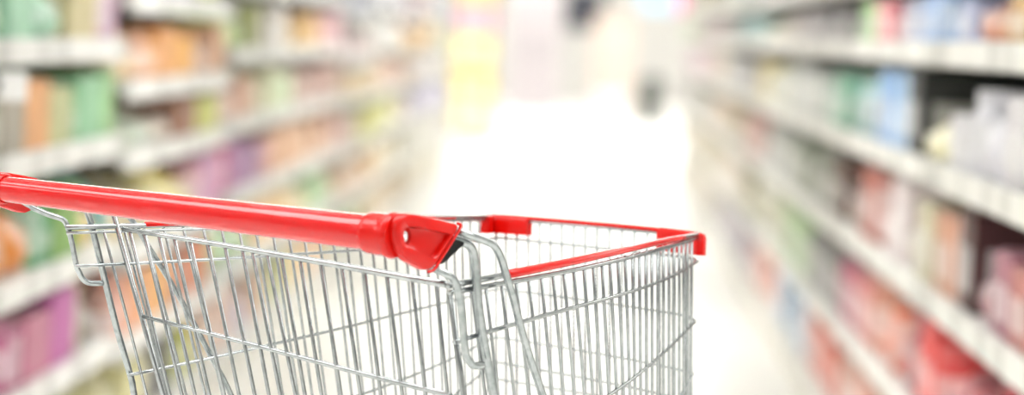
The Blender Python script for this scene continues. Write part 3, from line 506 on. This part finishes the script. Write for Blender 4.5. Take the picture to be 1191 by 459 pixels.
shelf_m = mat('cream_enamel', (.72, .72, .70, 1), .45)
rail_m = mat('price_rail', (.88, .88, .82, 1), .4)
noise_mix(rail_m, 2.2, (.52, .53, .50, 1), (.88, .885, .85, 1), .40, .52, stretch=(.1, 1, .1))
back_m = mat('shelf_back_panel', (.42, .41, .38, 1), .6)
shade_back_m = mat('painted_shade_back_panel', (.03, .035, .035, 1), .6)  # shelf-gap shade painted into the back panels of the near right bays
kick_m = mat('kick_plate', (.78, .76, .69, 1), .5)
tagm = mat('price_ticket', (.95, .95, .93, 1), .5)

# printed packaging: the pack's own colour with a smooth printed pattern
def pack_mat(name, rough, amp):
    m = mat(name, (1, 1, 1, 1), rough)
    nt = m.node_tree; b = nt.nodes['Principled BSDF']
    oi = nt.nodes.new('ShaderNodeObjectInfo'); tc = nt.nodes.new('ShaderNodeTexCoord')
    nz = nt.nodes.new('ShaderNodeTexNoise'); nz.inputs['Scale'].default_value = 2.2; nz.inputs['Detail'].default_value = 1
    ad = nt.nodes.new('ShaderNodeVectorMath'); ad.operation = 'ADD'
    cm = nt.nodes.new('ShaderNodeCombineXYZ'); ml = nt.nodes.new('ShaderNodeMath'); ml.operation = 'MULTIPLY'; ml.inputs[1].default_value = 40
    nt.links.new(oi.outputs['Random'], ml.inputs[0]); nt.links.new(ml.outputs[0], cm.inputs['X'])
    nt.links.new(tc.outputs['Object'], ad.inputs[0]); nt.links.new(cm.outputs[0], ad.inputs[1]); nt.links.new(ad.outputs[0], nz.inputs['Vector'])
    mr = nt.nodes.new('ShaderNodeMapRange'); mr.inputs['From Min'].default_value = .3; mr.inputs['From Max'].default_value = .7
    mr.inputs['To Min'].default_value = 1 - amp; mr.inputs['To Max'].default_value = 1 + amp * .4
    hs = nt.nodes.new('ShaderNodeHueSaturation')
    nt.links.new(nz.outputs['Fac'], mr.inputs['Value']); nt.links.new(mr.outputs[0], hs.inputs['Value'])
    nt.links.new(oi.outputs['Color'], hs.inputs['Color']); nt.links.new(hs.outputs[0], b.inputs['Base Color'])
    return m
pm = pack_mat('printed_card', .5, .18)
pl_ = pack_mat('printed_film', .28, .18)
lm = pack_mat('cap_plastic', .35, .05)

# prototype packs: unit width (y), unit depth (x), unit height; front faces -x
def link_none(o):
    for c in COL.objects: pass
PROTOS = {}
def pbox(bm, *a, **k): box(bm, *a, **k)
def mk(kind):
    parts = []
    def P(name, fn, m, role, smooth=False):
        bm = bmesh.new(); fn(bm)
        bmesh.ops.recalc_face_normals(bm, faces=bm.faces)
        me = bpy.data.meshes.new(name); bm.to_mesh(me); bm.free()
        if smooth:
            for p in me.polygons: p.use_smooth = True
            me.set_sharp_from_angle(angle=math.radians(45))
        me.materials.append(m); parts.append((name, me, role))
    if kind == 'carton':
        P('box', lambda b: box(b, -.5, .5, -.5, .5, 0, .97, .02, 2), pm, 0)
        P('printed_panel', lambda b: (box(b, -.512, -.49, -.40, .40, .18, .62, .006, 1), box(b, -.40, .40, -.512, -.49, .18, .62, .006, 1)), pm, 1)
        P('flap', lambda b: box(b, -.47, .47, -.03, .47, .965, 1.0, .01, 1), pm, 2)
    elif kind == 'bottle':
        P('bottle_body', lambda b: lathe(b, [(.40, 0), (.48, .02), (.5, .06), (.5, .55), (.46, .66), (.30, .78), (.17, .84), (.16, .90)], 20), pl_, 0, True)
        P('cap', lambda b: lathe(b, [(.2, .895), (.215, .90), (.215, .985), (.19, 1.0)], 16), lm, 2, True)
        P('label_band', lambda b: lathe(b, [(.500, .20), (.512, .205), (.512, .48), (.500, .485)], 20), pm, 1, True)
    elif kind == 'jar':
        P('jar_body', lambda b: lathe(b, [(.43, 0), (.49, .03), (.5, .1), (.5, .70), (.44, .80), (.40, .84)], 20), pl_, 0, True)
        P('lid', lambda b: lathe(b, [(.44, .83), (.46, .84), (.46, .985), (.43, 1.0)], 20), lm, 2, True)
        P('label_band', lambda b: lathe(b, [(.500, .18), (.512, .185), (.512, .62), (.500, .625)], 20), pm, 1, True)
    elif kind == 'pouch':
        def body(b):
            rings = []
            for z, w, d in ((0, .46, .34), (.05, .49, .46), (.25, .5, .5), (.5, .48, .44), (.75, .47, .28), (.9, .47, .10), (.92, .47, .03)):
                rings.append([Vector((d * math.copysign(abs(math.cos(t)) ** .6, math.cos(t)), w * math.copysign(abs(math.sin(t)) ** .6, math.sin(t)), z)) for t in [2 * math.pi * k / 20 for k in range(20)]])
            loft(b, rings)
        P('pouch_body', body, pl_, 0, True)
        P('top_seal', lambda b: box(b, -.025, .025, -.475, .475, .90, 1.0, .005, 1), pl_, 2)
        P('printed_patch', lambda b: lathe(b, [(.0, .30), (.505, .32), (.500, .50), (.0, .52)], 20, sy=.7), pm, 1, True)
    elif kind == 'can':
        P('can_body', lambda b: lathe(b, [(.44, 0), (.48, .015), (.5, .05), (.5, .93), (.46, .97)], 20), pl_, 0, True)
        P('lid', lambda b: lathe(b, [(.44, .96), (.48, .968), (.48, .995), (.45, 1.0), (.43, .985)], 20), chrome, 2, True)
        P('label_band', lambda b: lathe(b, [(.500, .14), (.508, .145), (.508, .80), (.500, .805)], 20), pm, 1, True)
    return parts
for k in ('carton', 'bottle', 'jar', 'pouch', 'can'): PROTOS[k] = mk(k)

NAMES = {'white': (240, 240, 238), 'cream': (240, 232, 205), 'yellow': (228, 215, 125), 'orange': (226, 160, 95), 'red': (215, 90, 80), 'pink': (240, 165, 180),
         'green': (140, 185, 130), 'mint': (185, 225, 190), 'teal': (100, 165, 165), 'blue': (140, 175, 225), 'lilac': (195, 180, 215), 'violet': (110, 105, 180),
         'magenta': (182, 75, 145), 'brown': (170, 120, 85), 'tan': (210, 180, 140), 'grey': (165, 165, 160), 'charcoal': (55, 55, 52), 'peach': (240, 205, 175), 'maroon': (120, 45, 45), 'olive': (165, 170, 90), 'slate': (110, 115, 125)}
def cname(rgb):
    return min(NAMES, key=lambda n: sum((a - b) ** 2 for a, b in zip(NAMES[n], rgb)))

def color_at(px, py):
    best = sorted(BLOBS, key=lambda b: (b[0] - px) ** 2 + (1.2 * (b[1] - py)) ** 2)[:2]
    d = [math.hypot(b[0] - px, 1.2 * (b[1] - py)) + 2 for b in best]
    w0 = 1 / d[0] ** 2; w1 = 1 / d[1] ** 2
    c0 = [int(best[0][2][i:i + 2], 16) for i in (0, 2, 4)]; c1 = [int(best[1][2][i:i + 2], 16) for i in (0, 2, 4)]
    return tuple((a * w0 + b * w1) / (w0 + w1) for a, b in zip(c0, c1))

def saturate(rgb, k):
    m = sum(rgb) / 3
    return tuple(min(255, max(0, m + (c - m) * k)) for c in rgb)

ITEMS = []          # placed packs, grouped per shelf run for their labels
def place(kind, x, y, z, sx, sy, sz, rgb, rz, label, group, face):
    root = bpy.data.objects.new(kind, None); COL.objects.link(root)
    root.empty_display_size = .05
    root.location = (x, y, z); root.rotation_euler = (0, 0, rz); root.scale = (sx, sy, sz)
    root['label'] = label; root['category'] = kind; root['group'] = group
    body = tuple(lin(c) for c in rgb)
    tone = {0: body, 1: tuple(min(1, c * .55 + .42) for c in body), 2: tuple(c * .8 + .08 for c in body)}
    for name, me, role in PROTOS[kind]:
        o = bpy.data.objects.new(name, me); COL.objects.link(o); o.parent = root
        o.color = tone[role] + (1,)
    return root

def visible(x, y, z, h):
    a = proj(x, y, z); b = proj(x, y, z + h)
    return -15 < a[0] < 1206 and a[1] > -8 and b[1] < 475

SHELF_WORD = ['bottom', 'second', 'third', 'fourth', 'fifth', 'sixth', 'seventh']
fd = {}
def gondola(side, bays, bi0=0):
    """side -1 left, +1 right; a bay is (y0, y1, front x, shelf heights, back material)"""
    name = 'left' if side < 0 else 'right'
    for bi, (y0, y1, fx, zs, bmtl) in enumerate(bays):
        root = thing('shelving_unit', 'cream metal shelving bay on the %s of the aisle, %s from the near end' % (name, ORD[bi]), 'shelving', (fx, y0, 0), 0, 'shelving bays along the %s side' % name)
        dep = .48; L = y1 - y0
        s = side
        def bb(bm, a, b, *r, **k):
            box(bm, min(s * a, s * b), max(s * a, s * b), *r, **k)
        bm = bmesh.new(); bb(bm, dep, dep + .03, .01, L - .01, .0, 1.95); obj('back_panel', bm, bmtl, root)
        bm = bmesh.new(); bb(bm, .015, dep, .01, L - .01, 0, .115); obj('kick_plate', bm, kick_m, root)
        for yy in (0.0, L - .035):
            bm = bmesh.new(); bb(bm, dep - .06, dep + .05, yy, yy + .035, 0, 1.97, bev=.004); obj('upright', bm, shelf_m, root)
        tops = list(zs)
        for z in tops:
            bm = bmesh.new(); bb(bm, .006, dep, .012, L - .012, z - .028, z, bev=.003); sh_ = obj('shelf', bm, shelf_m, root)
            bm = bmesh.new(); bb(bm, -.004, .008, .014, L - .014, z - .052, z + .004, bev=.002); rl = obj('price_rail', bm, rail_m, sh_)
        # stock
        for li, z in enumerate(tops):
            ztop = tops[li + 1] - .055 if li + 1 < len(tops) else z + .30
            gap = ztop - z
            y = y0 + .05
            seq = []
            while y < y1 - .12:
                near = y < 15
                kd = rnd.choice(['carton', 'pouch', 'carton', 'pouch', 'carton', 'bottle', 'jar', 'can'] if near else ['carton', 'carton', 'pouch'])
                if kd in ('carton', 'pouch'): w = PW * max(y, 8) / 8 * rnd.uniform(.8, 1.25)
                else: w = min(rnd.uniform(.15, .2), gap * .7)
                w = min(w, .72, y1 - .05 - y)
                if w < .07: break
                yc = y + w / 2
                h = gap * rnd.uniform(.68, .93)
                forced = None
                if s > 0 and li == 3:
                    if y < 9.0: h = gap * rnd.uniform(.80, .88)
                    elif y < 10.3: h = gap * rnd.uniform(.50, .56)
                    elif not fd.get(3): fd[3] = 1; forced = (30, 34, 36); h = gap * .94; kd = 'carton'; w = .4; yc = y + w / 2  # near-black carton stands in for the shade of a deep shelf recess
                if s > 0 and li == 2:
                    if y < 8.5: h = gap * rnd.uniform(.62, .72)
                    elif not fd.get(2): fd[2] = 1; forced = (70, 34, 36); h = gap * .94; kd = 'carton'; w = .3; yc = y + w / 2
                if visible(fx + s * .03, yc, z, h):
                    q = proj(fx + s * .06, yc - w * .3, z + h * .55)
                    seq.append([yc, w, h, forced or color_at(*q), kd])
                y += w + .016
            if not seq: continue
            seq = [dict(y=a, w=b, h=h, rgb=c, c=cname(c), k=kd) for a, b, h, c, kd in seq]
            for it in seq: it['t'] = 'tall' if it['h'] / gap > .80 else 'short'
            # unique wording: change a pack's kind while two captions coincide
            def caps():
                out = []
                for i, it in enumerate(seq):
                    a = seq[i - 1] if i else None; b = seq[i + 1] if i + 1 < len(seq) else None
                    base = '%s %s %s, %s shelf, %s %s bay, ' % (it['t'], it['c'], it['k'], SHELF_WORD[li], ORD[bi], name)
                    if a and b: out.append(base + 'between %s %s and %s %s' % (a['c'], a['k'], b['c'], b['k']))
                    elif a: out.append(base + 'last, beyond a %s %s %s' % (a['t'], a['c'], a['k']))
                    elif b: out.append(base + 'nearest, before a %s %s %s' % (b['t'], b['c'], b['k']))
                    else: out.append(base + 'alone in view')
                return out
            for tries in range(400):
                cp_ = caps(); seen = {}; dup = None
                for i, c in enumerate(cp_):
                    if c in seen: dup = i; break
                    seen[c] = i
                if dup is None: break
                j = rnd.choice([k for k in (dup - 1, dup, dup + 1) if 0 <= k < len(seq)])
                seq[j]['k'] = rnd.choice(['carton', 'pouch', 'bottle', 'jar', 'can'] if seq[j]['w'] < .26 else ['carton', 'pouch'])
                if tries > 60: seq[j]['h'] = gap * rnd.choice((.72, .90)); seq[j]['t'] = 'tall' if seq[j]['h'] / gap > .80 else 'short'
            for it, lb in zip(seq, caps()):
                d = min(.30, max(it['w'], .12)) if it['k'] in ('bottle', 'jar', 'can') else .30
                if it['k'] in ('bottle', 'jar', 'can'): d = it['w']
                d = min(d, .42)
                rgb = saturate(it['rgb'], SAT)
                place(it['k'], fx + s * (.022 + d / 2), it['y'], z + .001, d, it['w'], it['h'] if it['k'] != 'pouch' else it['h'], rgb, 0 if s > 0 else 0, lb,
                      '%ss on the %s shelves' % (it['k'], name), s)
                ITEMS.append(it)

LZ1 = [.13, .39, .64, .91, 1.155, 1.42, 1.68]
LZ2 = [.13, .36, .60, .86, 1.045, 1.275, 1.53]
LZ3 = [.13, .38, .63, .88, 1.12, 1.36, 1.60]
RZ = [.13, .385, .675, .96, 1.235, 1.43, 1.66]
LZ1, LZ2, LZ3, RZ = [[z + (.024 if i else 0) for i, z in enumerate(q)] for q in (LZ1, LZ2, LZ3, RZ)]
left_bays = []
y = 7.8
for i in range(9):
    left_bays.append((y, y + 3.28, -1.2, (LZ1, LZ2, LZ3)[i if i < 3 else (1, 2)[i % 2]], back_m)); y += 3.3
right_bays = []
y = 6.4
for i in range(9):
    right_bays.append((y, y + 3.48, .78, RZ, shade_back_m if i < 2 else back_m)); y += 3.5
gondola(-1, left_bays); gondola(1, right_bays)

# ------------------------------------------------------------------ beyond the aisle
def cols(h): return hexc(h)
# pale display stand with yellow packs
st = thing('display_stand', 'tall pale display stand beyond the end of the left shelves', 'display stand', (-1.38, 50, 0))
bm = bmesh.new(); box(bm, -.3, .3, .32, .35, 0, 1.9, .004); obj('back_board', bm, shelf_m, st)
for x in (-.3, .27):
    bm = bmesh.new(); box(bm, x, x + .03, 0, .32, 0, 1.9, .004); obj('side_board', bm, shelf_m, st)
TZ = [.12, .48, .88, 1.26, 1.58]
for z in TZ:
    bm = bmesh.new(); box(bm, -.27, .27, 0, .32, z - .03, z, .004); obj('shelf', bm, shelf_m, st)
for i, (hx, w) in enumerate([('faf0c0', .30), ('f6e08c', .32), ('f8e8a4', .30), ('eeb4c4', .22), ('f6d488', .26)]):
    place('carton', -1.38, 50.12, TZ[i] + .001, .46, .24, w, saturate(tuple(int(hx[k:k + 2], 16) for k in (0, 2, 4)), 1.25), 0,
          '%s carton on the %s tier of the tall pale display stand' % (cname(tuple(int(hx[k:k + 2], 16) for k in (0, 2, 4))), SHELF_WORD[i]), 'cartons on the display stand', 0)
# white card sticking out from the near left rail
r = thing('shelf_flag', 'small white card sticking out into the aisle from the nearest left shelf rail', 'shelf card', (-1.194, 8.72, 1.085))
bm = bmesh.new(); box(bm, -.008, .052, -.001, .001, -.028, .032, .0008, 1); obj('card', bm, tagm, r)
bm = bmesh.new(); box(bm, -.0105, -.002, -.004, .004, -.014, .014, .001, 1); obj('clip', bm, zinc, r)
# tall coolers
cool_m = mat('cooler_enamel', (.56, .52, .545, 1), .3)
glass_m = mat('cooler_door_panel', (.50, .455, .475, 1), .3)
for i, x in enumerate((-1.12, -.72)):
    r = thing('drinks_cooler', '%s tall pinkish white cooler cabinet at the far end of the shop' % ('left one of two,', 'right one of two,')[i], 'cooler', (x, 68, 0), 0, 'coolers at the far end')
    bm = bmesh.new(); box(bm, -.19, .19, 0, .6, 0, 2.0, .01); obj('cabinet', bm, cool_m, r)
    bm = bmesh.new(); box(bm, -.165, .165, -.03, 0, .2, 1.85, .006); dr = obj('door', bm, glass_m, r)
    bm = bmesh.new(); tube(bm, [(.13, -.05, .8), (.13, -.05, 1.2)], .008); obj('door_handle', bm, zinc, dr, True)
# dark screen on the end wall
r = thing('wall_screen', 'dark rectangular screen high on the far end wall', 'screen', (-.12, 78.97, 1.35))
bm = bmesh.new(); box(bm, -.40, .30, -.06, 0, 0, .75, .01); obj('housing', bm, mat('screen_housing', (.12, .12, .13, 1), .4), r)
bm = bmesh.new(); box(bm, -.37, .27, -.066, -.055, .03, .72); obj('panel', bm, mat('screen_glass', (.05, .055, .08, 1), .15), r)
# beige cabinet with a white crate in front
r = thing('storage_cabinet', 'beige cabinet standing at the far end behind a white crate', 'cabinet', (.30, 70, 0))
cbm = mat('beige_laminate', (.58, .49, .41, 1), .5)
bm = bmesh.new(); box(bm, -.30, .38, 0, .5, 0, 1.62, .01); obj('cabinet_body', bm, cbm, r)
for x in (-.28, .05):
    bm = bmesh.new(); box(bm, x, x + .31, -.02, 0, .08, 1.56, .005); d_ = obj('door', bm, mat('pale_beige_door', (.64, .54, .47, 1), .45), r)
    bm = bmesh.new(); tube(bm, [(x + .155, -.035, .75), (x + .155, -.035, .9)], .007); obj('door_handle', bm, zinc, d_, True)
r = thing('crate', 'white crate on the floor before the beige cabinet', 'crate', (.27, 66, 0))
bm = bmesh.new(); box(bm, -.24, .24, 0, .36, 0, .36, .01); obj('crate_body', bm, mat('white_plastic', (.74, .74, .77, 1), .4), r)
bm = bmesh.new(); box(bm, -.255, .255, -.012, .372, .33, .38, .008); obj('rim', bm, mat('white_plastic_rim', (.9, .9, .93, 1), .4), r)
# litter bin
r = thing('litter_bin', 'dark grey litter bin on the floor near the end of the right shelves', 'bin', (.86, 62, 0))
bm = bmesh.new(); lathe(bm, [(.12, 0), (.14, .02), (.165, .58), (.17, .60)], 28); obj('bin_body', bm, mat('dark_bin', (.06, .07, .06, 1), .5), r, True, 40)
bm = bmesh.new(); lathe(bm, [(.175, .60), (.18, .61), (.175, .65), (.12, .70), (.03, .715)], 28); obj('lid', bm, mat('dark_lid', (.10, .11, .10, 1), .5), r, True, 40)
# hanging sign
r = thing('hanging_sign', 'pale blue and pink sign hanging over the far end of the aisle', 'sign', (.95, 58, 1.62))
bm = bmesh.new(); box(bm, -.35, .16, -.02, .02, 0, .5, .005); obj('blue_board', bm, mat('sign_blue', hexc('b8dcf8'), .4), r)
bm = bmesh.new(); box(bm, .16, .30, -.02, .02, 0, .5, .005); obj('pink_board', bm, mat('sign_pink', hexc('f070a8'), .4), r)
bm = bmesh.new()
tube(bm, [(0, 0, .5), (0, 0, ZC - 1.62)], .004); obj('hanger', bm, zinc, r)

# ------------------------------------------------------------------ light, camera, view
w = bpy.data.worlds.new('world'); sc.world = w; w.use_nodes = True
w.node_tree.nodes['Background'].inputs['Color'].default_value = (1, .98, .95, 1)
w.node_tree.nodes['Background'].inputs['Strength'].default_value = .5

cam = bpy.data.cameras.new('camera'); co = bpy.data.objects.new('camera', cam); COL.objects.link(co)
cam.sensor_width = 36; cam.sensor_fit = 'HORIZONTAL'; cam.lens = CF / 1191 * 36
cam.shift_x = (595.5 - PX) / 1191; cam.shift_y = -(229.5 - PY) / 1191
co.matrix_world = Matrix.Translation((0, 0, CH)) @ Matrix.Rotation(math.pi / 2, 4, 'X') @ Matrix.Rotation(RO, 4, 'Z')
cam.clip_end = 200; cam.clip_start = .05
cam.dof.use_dof = True; cam.dof.focus_distance = FOCUS; cam.dof.aperture_fstop = FSTOP
sc.camera = co
sc.view_settings.view_transform = 'Standard'; sc.view_settings.look = 'None'
sc.view_settings.gamma = 1; sc.view_settings.use_curve_mapping = False
sc.view_settings.exposure = EXPO
try:
    sc.cycles.use_denoising = True
    sc.cycles.max_bounces = 8; sc.cycles.diffuse_bounces = 5; sc.cycles.glossy_bounces = 5
except Exception: pass
